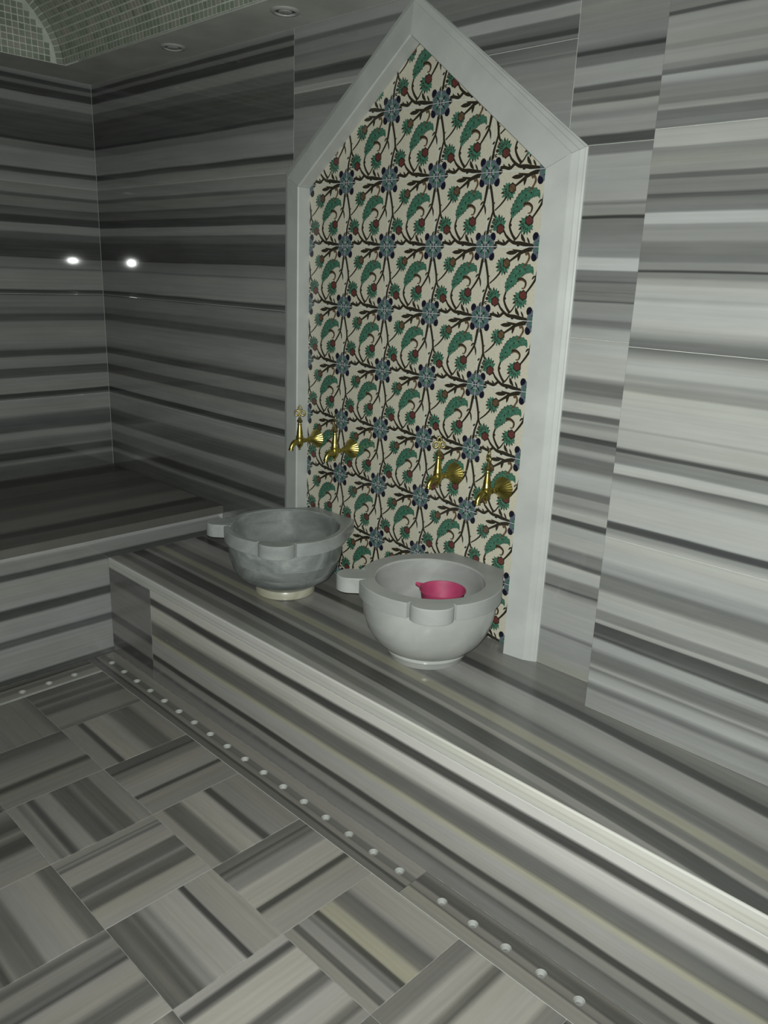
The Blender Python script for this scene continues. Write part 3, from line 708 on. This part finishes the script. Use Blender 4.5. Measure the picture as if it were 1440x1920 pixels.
    # white edge line of the bevelled glaze
    # stems
    stroke([(.02, .84), (.06, .70), (.09, .58), (.10, .48)], .030, .026)              # from the upper left rosette
    stroke([(.10, .48), (.07, .38), (.04, .28), (.03, .18)], .022, .030)              # on to the lower left rosette
    stroke([(.10, .50), (.13, .42), (.19, .36)], .026, .02)
    stroke([(.34, .17), (.42, .10), (.50, .055), (.62, .045), (.80, .012), (.90, .01)], .022, .050)   # into the lower right rosette
    stroke([(.30, .24), (.36, .15), (.42, .10)], .018, .028)
    stroke([(.50, .055), (.42, .085), (.34, .035), (.22, .055), (.12, .02)], .026, .034)
    stroke([(.44, .40), (.41, .28), (.46, .17), (.53, .09)], .020, .030)              # the big leaf's stem
    blob((.425, .29), .022, UMB, n=8)
    stroke([(.62, .22), (.56, .13), (.50, .08)], .014, .020)                           # second carnation's foot
    stroke([(.97, .82), (.95, .70), (.92, .57), (.84, .45), (.78, .38)], .034, .018)   # down from the upper right rosette
    leaf((.92, .60), (.965, .43), .030, UMB, .06); leaf((.925, .62), (.86, .56), .028, UMB, -.1)
    stroke([(.88, .985), (.78, .965), (.66, .93), (.56, .87), (.45, .80)], .052, .020) # thick branch from the upper right rosette
    leaf((.70, .945), (.48, .965), .035, UMB, .05); leaf((.58, .925), (.38, .915), .060, UMB); leaf((.64, .93), (.60, .80), .045, UMB, -.06)
    leaf((.70, .06), (.62, .18), .05, UMB, .08); leaf((.60, .04), (.56, -.0), .05, UMB); leaf((.78, .03), (.72, .13), .03, UMB)
    stroke([(.30, .64), (.22, .56), (.13, .49)], .020, .014)                           # first carnation's foot
    leaf((.36, .035), (.30, .10), .03, UMB); leaf((.26, .045), (.22, .10), .025, UMB)
    leaf((.07, .56), (.13, .60), .022, UMB); leaf((.05, .40), (-.0, .36), .03, UMB)
    # carnations
    carnation((.36, .745), .125, math.radians(215), GRN, BRN)
    carnation((.225, .29), .128, math.radians(118), GRN, RED)
    carnation((.70, .30), .130, math.radians(232), GRN, RED)
    for q in ((.075, .21), (.09, .27), (.115, .335)): stroke([(q[0] + .03, q[1] + .02), (q[0] - .01, q[1] + .012), (q[0] + .005, q[1] - .012), (q[0] + .03, q[1] - .006)], .012, .012, UMB, n=3)
    # long serrated leaf
    sp = cr([(.44, .38), (.47, .47), (.55, .57), (.63, .66), (.73, .705), (.84, .69), (.885, .62)], 5); Ls, Rs = [], []
    for i, p in enumerate(sp):
        t = i / (len(sp) - 1); d = (sp[min(len(sp) - 1, i + 1)] - sp[max(0, i - 1)]).normalized(); q = Vector((-d.y, d.x))
        w_ = .098 * math.sin(math.pi * min(1, t * 1.02)) ** .8 * (1 - .35 * t); j = .012 if i % 2 else -.004
        Ls.append(p + q * (w_ + j * (t < .85))); Rs.append(p - q * (w_ * .95 + j * (t < .85)))
    for gro, mi in ((1.13, UMB), (1.0, GRN)):
        h = nl(); LV = [V(sp[i] + (p - sp[i]) * gro, h) for i, p in enumerate(Ls)]; RV = [V(sp[i] + (p - sp[i]) * gro, h) for i, p in enumerate(Rs)]
        for i in range(len(sp) - 1):
            f = bm.faces.new([LV[i], RV[i], RV[i + 1], LV[i + 1]]); f.material_index = mi
    for i in range(4, len(sp) - 8, 4): blob(tuple(sp[i]), .014, UMB, n=6)
    for i in range(3, len(sp) - 9, 3): blob(tuple(Ls[i] * .8 + Rs[i] * .2), .009, NAVY, n=5)
    stroke([(.62, .56), (.70, .565), (.765, .52), (.75, .45), (.70, .44)], .040, .010, BRN)   # hooks
    stroke([(.69, .72), (.75, .78), (.79, .86), (.76, .915), (.72, .895)], .018, .030, BRN)
    stroke([(.62, .56), (.70, .57), (.77, .525), (.755, .455)], .018, .008, UMB)
    # corner rosettes (a quarter of each on every tile)
    for cx, cy in ((0, 0), (1, 0), (0, 1), (1, 1)):
        sx = 1 if cx == 0 else -1; sy = 1 if cy == 0 else -1
        for a in (0, 90): # dark buds on the axes
            leaf((cx + sx * math.cos(math.radians(a)) * .10, cy + sy * math.sin(math.radians(a)) * .10), (cx + sx * math.cos(math.radians(a)) * .225, cy + sy * math.sin(math.radians(a)) * .225), .085, UMB)
        c45 = math.cos(math.radians(45))
        blob((cx + sx * .172 * math.cos(math.radians(40)), cy + sy * .172 * math.sin(math.radians(50))), .058, NAVY, n=10, sx=.9, sy=1.1)
        blob((cx + sx * .165 * math.cos(math.radians(17)), cy + sy * .165 * math.sin(math.radians(17))), .018, PALE, n=8)
        blob((cx + sx * .165 * math.cos(math.radians(73)), cy + sy * .165 * math.sin(math.radians(73))), .018, PALE, n=8)
        h = nl(); pts = [(cx, cy)]
        for i in range(19):
            t = math.radians(90 * i / 18); r = .150 + .022 * abs(math.sin(4 * t)); pts.append((cx + sx * r * math.cos(t), cy + sy * r * math.sin(t)))
        vs = [V(p, h) for p in pts]
        for i in range(1, len(vs) - 1):
            f = bm.faces.new([vs[0], vs[i], vs[i + 1]]); f.material_index = BLUE
        for a in (22.5, 67.5):
            t = math.radians(a); blob((cx + sx * .095 * math.cos(t), cy + sy * .095 * math.sin(t)), .026, GRN, n=8); blob((cx + sx * .062 * math.cos(t), cy + sy * .062 * math.sin(t)), .012, PALE, n=6)
        for a in (0, 45, 90):
            t = math.radians(a); leaf((cx + sx * .05 * math.cos(t), cy + sy * .05 * math.sin(t)), (cx + sx * .125 * math.cos(t), cy + sy * .125 * math.sin(t)), .018, NAVY)
        h = nl(); vs = [V((cx, cy), h)] + [V((cx + sx * .032 * math.cos(math.radians(a)), cy + sy * .032 * math.sin(math.radians(a))), h) for a in (0, 22, 45, 67, 90)]
        for i in range(1, 5):
            f = bm.faces.new([vs[0], vs[i], vs[i + 1]]); f.material_index = NAVY
    return bm
bm = build_tile()
bmesh.ops.dissolve_degenerate(bm, dist=1e-7, edges=bm.edges)
bm.normal_update()
for f in bm.faces:       # every face of the print looks into the room
    if abs(f.normal.y) > .9 and f.calc_center_median().y < .001 and f.normal.y > 0: f.normal_flip()
tme = bpy.data.meshes.new('ceramic_tile'); bm.to_mesh(tme); bm.free()
for m in TM: tme.materials.append(m)
pn = root('tile_panel'); tag(pn, 'flowered cream ceramic tile panel with green leaves inside the pointed frame', 'tile panel')
GX, GZ, YT = 1.7339 - ZT, .4140, .0222
def in_open(x, z):
    return OX0 - .01 < x < OX1 + .01 and z < OZ + .03 + SL * min(x - OX0, OX1 - x)
for i in range(6):
    for j in range(10):
        x0, z0 = GX + i * ZT, GZ + j * ZT
        if not any(in_open(x0 + ZT * a / 6, z0 + ZT * b / 6) for a in range(7) for b in range(7)): continue
        if z0 + ZT > H + .1: continue
        o = link('ceramic_tile', tme, pn); o.location = (x0, YT, z0)
bm = bmesh.new(); prism(bm, rect(OX0 - .02, HB + .001, OX1 + .02, H), PL['back'], -.0303, -YT - .0012)
link('joint_filler', mesh_from(bm, 'joint_filler', plain('tile_grout', (.55, .57, .55), .8)), pn)

# ------------------------------------------------------------------ basins
def stone(name, c1, c2, scale, c3=None, rough=.16):
    m = newmat(name); nt = m.node_tree
    tc = N(nt, 'ShaderNodeTexCoord'); n = N(nt, 'ShaderNodeTexNoise'); n.inputs['Scale'].default_value = scale; n.inputs['Detail'].default_value = 6
    n.inputs['Distortion'].default_value = 1.2
    mp = N(nt, 'ShaderNodeMapping'); mp.inputs['Rotation'].default_value = (.4, .7, .2); mp.inputs['Scale'].default_value = (1, 1, 1.6)
    L(nt, tc.outputs['Object'], mp.inputs[0]); L(nt, mp.outputs[0], n.inputs['Vector'])
    n2 = N(nt, 'ShaderNodeTexNoise'); n2.inputs['Scale'].default_value = 160; n2.inputs['Detail'].default_value = 2; L(nt, tc.outputs['Object'], n2.inputs['Vector'])
    t = math_(nt, 'ADD', n.outputs[0], math_(nt, 'MULTIPLY', math_(nt, 'SUBTRACT', n2.outputs[0], .5), .12))
    st = [(.36, c2), (.5, tuple((a + b) / 2 for a, b in zip(c1, c2))), (.62, c1)]
    if c3: st.append((.72, c3))
    bs = N(nt, 'ShaderNodeBsdfPrincipled'); o = N(nt, 'ShaderNodeOutputMaterial'); L(nt, bs.outputs[0], o.inputs[0])
    L(nt, ramp(nt, t, st), bs.inputs['Base Color']); bs.inputs['Roughness'].default_value = rough
    return m
def basin(cx, cy, bowl_m, rim_m, foot_m, hollow_m, label, inner=.165, foot=None, depth=.115, rot=0.0, wall_d=.225):
    t = root('marble_basin', (cx, cy, HB), rot); tag(t, label, 'basin', 'round marble hammam basins on the bench')
    R, zt, zb = .2185, .250, .204; fr_ = foot[-2][0] + .004
    angs = [math.radians(45 + 90 * k) for k in range(4)]
    hw = .0685 / R
    angs = [math.radians(-47), math.radians(-138)]; hws = [(.0625, .250), (.043, .286)]
    hull = [(R * math.cos(a), R * math.sin(a)) for a in [math.radians(x) for x in range(150, 391, 2)]] + [(.118, wall_d - .02), (.105, wall_d), (-.105, wall_d), (-.118, wall_d - .02)]
    def conv(P):
        P = sorted(set(P)); lo, hi = [], []
        for seq, out in ((P, lo), (P[::-1], hi)):
            for p in seq:
                while len(out) > 1 and (out[-1][0]-out[-2][0])*(p[1]-out[-2][1]) - (out[-1][1]-out[-2][1])*(p[0]-out[-2][0]) <= 0: out.pop()
                out.append(p)
        return lo[:-1] + hi[:-1]
    HP = conv(hull)
    def rad(a):
        d = (math.cos(a), math.sin(a)); best = R
        for p, q in zip(HP, HP[1:] + HP[:1]):
            ex, ey = q[0] - p[0], q[1] - p[1]; den = d[0] * ey - d[1] * ex
            if abs(den) < 1e-12: continue
            t_ = (p[0] * ey - p[1] * ex) / den; s_ = (p[0] * d[1] - p[1] * d[0]) / den
            if t_ > 0 and -1e-6 <= s_ <= 1 + 1e-6: best = max(best, t_)
        return best
    def near(tt):
        return any(abs((tt - a + math.pi) % (2 * math.pi) - math.pi) < (w_ + .006) / R for a, (w_, _) in zip(angs, hws))
    # bowl: outer skin, foot side and hollow
    ro = [(.100, .026), (fr_, .032), (fr_ + .020, .044), (.170, .070), (.188, .100), (.2, .138), (.2055, .176), (.206, zb + .002),
          (.198, zb + .004), (.198, zt - .002), (inner + .003, zt - .002), (inner, zt - .005), (inner - .003, .20), (inner - .012, .165), (inner - .035, .13), (inner - .075, depth), (.02, depth - .004), (0, depth - .004)]
    bm = bmesh.new(); lathe(bm, [(0, .026)] + ro, 72)
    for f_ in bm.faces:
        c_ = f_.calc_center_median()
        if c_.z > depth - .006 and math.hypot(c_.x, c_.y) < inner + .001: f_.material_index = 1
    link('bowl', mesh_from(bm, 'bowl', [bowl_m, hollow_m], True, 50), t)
    # rim collar, notched beside each lug
    bm = bmesh.new(); SEG = 240; rings = []
    sec = [(0, zb), (1, zb), (1, zt - .0025), (.985, zt), (0, zt)]
    for i in range(SEG):
        a = 2 * math.pi * i / SEG; Ro = .2055 if near(a) else rad(a); ring = []
        for s, z in sec:
            r = (inner + .003) if s == 0 else (Ro if s == 1 else Ro - .0025)
            ring.append(bm.verts.new((r * math.cos(a), r * math.sin(a), z)))
        rings.append(ring)
    for i in range(SEG):
        A, B = rings[i], rings[(i + 1) % SEG]
        for k in range(len(sec)):
            bm.faces.new([A[k], A[(k + 1) % len(sec)], B[(k + 1) % len(sec)], B[k]])
    link('rim', mesh_from(bm, 'rim', rim_m, True, 30), t)
    for a, (rl, reach) in zip(angs, hws):
        bm = bmesh.new(); el = min(rl, reach - .205); cr_ = reach - el; u = Vector((math.cos(a), math.sin(a), 0)); v = Vector((-u.y, u.x, 0)); rr = []
        out = [(-1.0, .985)] + [(math.cos(s), math.sin(s)) for s in [math.pi / 2 - .02 - (math.pi - .04) * k / 22 for k in range(23)]] + [(-1.0, -.985)]
        pts = []
        for px, py in out:
            d_ = (.190 if px <= -.99 else cr_ + el * px)
            pts.append(u * d_ + v * (rl * py))
        for z, ins in ((zb, 0), (zt - .003, 0), (zt + .0004, .003)):
            c = sum(pts, Vector()) / len(pts); rr.append([bm.verts.new(p + (c - p).normalized() * ins + Vector((0, 0, z))) for p in pts])
        n = len(pts)
        for A, B in zip(rr, rr[1:]):
            for k in range(n): bm.faces.new([A[k], A[(k + 1) % n], B[(k + 1) % n], B[k]])
        bm.faces.new(rr[0]); bm.faces.new(rr[-1])
        link('lug', mesh_from(bm, 'lug', rim_m, True, 30), t)
    bm = bmesh.new(); lathe(bm, foot, 64)
    link('foot', mesh_from(bm, 'foot', foot_m, True, 40), t)
    return t
stA = stone('even_pale_marble', (.42, .43, .415), (.36, .37, .355), 4)
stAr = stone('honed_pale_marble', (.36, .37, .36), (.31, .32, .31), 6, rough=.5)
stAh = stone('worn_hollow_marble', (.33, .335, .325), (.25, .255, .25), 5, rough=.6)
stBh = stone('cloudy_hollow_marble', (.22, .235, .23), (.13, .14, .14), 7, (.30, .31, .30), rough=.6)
stB = stone('cloudy_grey_marble', (.27, .29, .285), (.14, .155, .155), 8, (.40, .41, .39), rough=.3)
stBr = stone('honed_grey_marble', (.34, .355, .35), (.27, .285, .28), 9, rough=.35)
stF = stone('yellowed_marble', (.44, .42, .34), (.36, .345, .27), 12, rough=.3)
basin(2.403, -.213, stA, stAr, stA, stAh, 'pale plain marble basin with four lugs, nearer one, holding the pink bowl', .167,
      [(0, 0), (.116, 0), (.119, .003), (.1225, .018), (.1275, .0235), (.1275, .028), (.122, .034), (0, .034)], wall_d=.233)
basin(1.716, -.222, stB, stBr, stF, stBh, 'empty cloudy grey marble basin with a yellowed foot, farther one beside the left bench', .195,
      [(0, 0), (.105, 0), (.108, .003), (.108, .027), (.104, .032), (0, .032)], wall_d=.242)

# ------------------------------------------------------------------ pink bowl
PINK = plain('pink_plastic', (.40, .05, .13), .55, noise=.08, scale=40)
dp = root('dipping_bowl', (2.401, -.148, HB + .097)); tag(dp, 'bright pink plastic dipping bowl with a short pouring lip inside the nearer basin', 'bowl')
zt = .098
prof = [(0, 0), (.046, 0), (.050, .004), (.062, .05), (.069, zt - .006), (.073, zt - .002), (.073, zt), (.070, zt), (.0675, zt - .008), (.060, .05), (.048, .007), (0, .006)]
bm = bmesh.new(); lathe(bm, prof, 56); dpo = link('bowl', mesh_from(bm, 'bowl', PINK, True, 50), dp)
bm = bmesh.new(); A = math.radians(205); u = Vector((math.cos(A), math.sin(A), 0)); v = Vector((-u.y, u.x, 0))
sec = []
for k, (d_, wd, z) in enumerate(((.066, .022, zt - .003), (.075, .016, zt - .001), (.083, .009, zt + .002), (.088, .004, zt + .004))):
    sec.append([bm.verts.new(u * d_ + v * s * wd + Vector((0, 0, z + dz))) for s, dz in ((-1, .004), (0, -.004), (1, .004), (1, .001), (0, -.007), (-1, .001))])
for A_, B_ in zip(sec, sec[1:]):
    for k in range(6): bm.faces.new([A_[k], A_[(k + 1) % 6], B_[(k + 1) % 6], B_[k]])
bm.faces.new(sec[0]); bm.faces.new(sec[-1])
link('pouring_lip', mesh_from(bm, 'pouring_lip', PINK, True, 40), dp)

# ------------------------------------------------------------------ brass taps
BRASS = plain('brass', (.52, .43, .12), .30, metal=1.0, noise=.10, scale=50)
BRASSD = plain('aged_brass', (.36, .31, .14), .42, metal=1.0, noise=.30, scale=160)
def tap(x, z, label, turn, source=None):
    t = root('brass_tap', (x, YT, z)); tag(t, label, 'tap', 'brass taps on the tile panel')
    if source:
        for ch in source.children:
            c = ch.copy(); COL.objects.link(c); c.parent = t
            if ch.name.startswith('handle'):
                c.rotation_euler = (0, 0, turn)
                for g_ in ch.children:
                    gg = g_.copy(); COL.objects.link(gg); gg.parent = c
        return t
    D = .087          # axis of the tap body, out from the tiles
    bm = bmesh.new()  # fluted flare against the wall
    NF = 20
    def flute(r, h, th): return r * (1 + (.045 if r > .016 else .02) * abs(math.sin(NF * th / 2)) ** .6 * 1.0)
    lathe(bm, [(0, .0002), (.0335, .0002), (.0345, .002), (.0330, .004), (.0255, .012), (.0190, .021), (.0140, .030), (.0112, .040), (.0102, .044), (.0, .044)], 80, 'y', rfun=flute)
    link('escutcheon', mesh_from(bm, 'escutcheon', BRASS, True, 30), t)
    bm = bmesh.new()
    lathe(bm, [(0, .040), (.0085, .040), (.0100, .043), (.0085, .046), (.0072, .050), (.0072, .060), (.0090, .063), (.0075, .067), (.0085, D - .008), (.009, D), (0, D)], 28, 'y')
    link('stem', mesh_from(bm, 'stem', BRASS, True, 40), t)
    bm = bmesh.new()
    lathe(bm, [(0, -.034), (.0035, -.033), (.0045, -.030), (.003, -.027), (.006, -.024), (.0125, -.014), (.0150, -.004), (.0148, .006), (.0130, .014), (.0138, .016), (.0138, .018), (.0118, .021), (.0112, .032), (.0085, .050), (.0068, .060), (.0085, .0615), (.0085, .0640), (.0, .0645)], 32, 'z', (0, -D, 0))
    link('body', mesh_from(bm, 'body', BRASS, True, 40), t)
    bm = bmesh.new()
    P = cr3([(0, -D, -.004), (0, -D - .018, -.002), (0, -D - .031, -.008), (0, -D - .039, -.019), (0, -D - .041, -.030)])
    tube(bm, P, [.0125 + (.0082 - .0125) * min(1, i / (len(P) * .7)) + (.0018 if i > len(P) - 4 else 0) for i in range(len(P))], 20)
    link('spout', mesh_from(bm, 'spout', BRASS, True, 50), t)
    hd = link('handle', None, t); hd.location = (0, -D, .064); hd.rotation_euler = (0, 0, turn); hd.empty_display_size = .02
    bm = bmesh.new()
    lathe(bm, [(0, 0), (.0065, 0), (.0055, .004), (.0095, .008), (.0110, .012), (.0085, .016), (.0045, .019), (.0060, .022), (.0040, .025), (0, .026)], 24)
    sp_ = link('spindle', mesh_from(bm, 'spindle', BRASSD, True, 40), hd)
    bm = bmesh.new()
    zc = .045
    torus(bm, (-.0105, 0, zc - .004), .0085, .0033, sx=.9, sz=1.15, rot=.35); torus(bm, (.0105, 0, zc - .004), .0085, .0033, sx=.9, sz=1.15, rot=-.35)
    torus(bm, (0, 0, zc + .0105), .0075, .0033, sx=.85, sz=1.2); torus(bm, (0, 0, zc - .004), .0066, .0030, sx=.7, sz=1.5)
    lathe(bm, [(0, .0), (.0032, .0015), (.0036, .004), (.002, .007), (0, .009)], 12, 'z', (0, 0, zc + .017))
    tube(bm, [(0, 0, .022), (0, 0, zc)], .003, 10)
    link('finial', mesh_from(bm, 'finial', BRASSD, True, 50), hd)
    return t
def cr3(pts, n=6):
    P = [Vector(p) for p in pts]; P = [P[0] * 2 - P[1]] + P + [P[-1] * 2 - P[-2]]; out = []
    for i in range(1, len(P) - 2):
        for k in range(n):
            t = k / n; a, b, c, d = P[i - 1:i + 3]
            out.append(.5 * ((2 * b) + (c - a) * t + (2 * a - 5 * b + 4 * c - d) * t * t + (3 * b - a - 3 * c + d) * t ** 3))
    out.append(P[-2]); return out
facing, edge = math.radians(45), math.radians(-38)
t1 = tap(1.602, .932, 'leftmost brass tap, its spout over the pale frame edge, openwork handle seen face on', facing)
tap(1.797, .927, 'second brass tap from the left, above the cloudy basin, handle seen edge on', edge, t1)
tap(2.283, .930, 'third brass tap from the left, above the pink bowl, openwork handle seen face on', facing, t1)
tap(2.478, .922, 'rightmost brass tap, close to the right side of the frame, handle seen edge on', edge, t1)

# ------------------------------------------------------------------ recessed ceiling lights (switched off)
WHT = plain('white_enamel', (.40, .40, .39), .4, noise=.03)
DRK = plain('dark_reflector', (.05, .05, .05), .3, metal=.6)
LNS = plain('lamp_lens', (.30, .30, .29), .15)
for x, y, lab in ((.915, -.124, 'small round recessed ceiling light, switched off, nearer the dark left corner'), (1.602, -.137, 'small round recessed ceiling light, switched off, nearer the pointed frame')):
    t = root('ceiling_light', (x, y, H)); tag(t, lab, 'ceiling light', 'recessed lights in the soffit')
    bm = bmesh.new(); lathe(bm, [(.047, .0), (.048, -.003), (.044, -.006), (.036, -.0065), (.034, -.004), (.034, 0.0), (.047, 0.0)], 40)
    link('trim_ring', mesh_from(bm, 'trim_ring', WHT, True, 40), t)
    bm = bmesh.new(); lathe(bm, [(.034, -.001), (.026, -.0022), (.024, -.0024), (0, -.0024)], 32)
    link('reflector', mesh_from(bm, 'reflector', DRK, True, 40), t)
    bm = bmesh.new(); lathe(bm, [(0, -.0090), (.012, -.0082), (.020, -.0062), (.0225, -.0026), (0, -.0026)], 32)
    link('lamp', mesh_from(bm, 'lamp', LNS, True, 40), t)
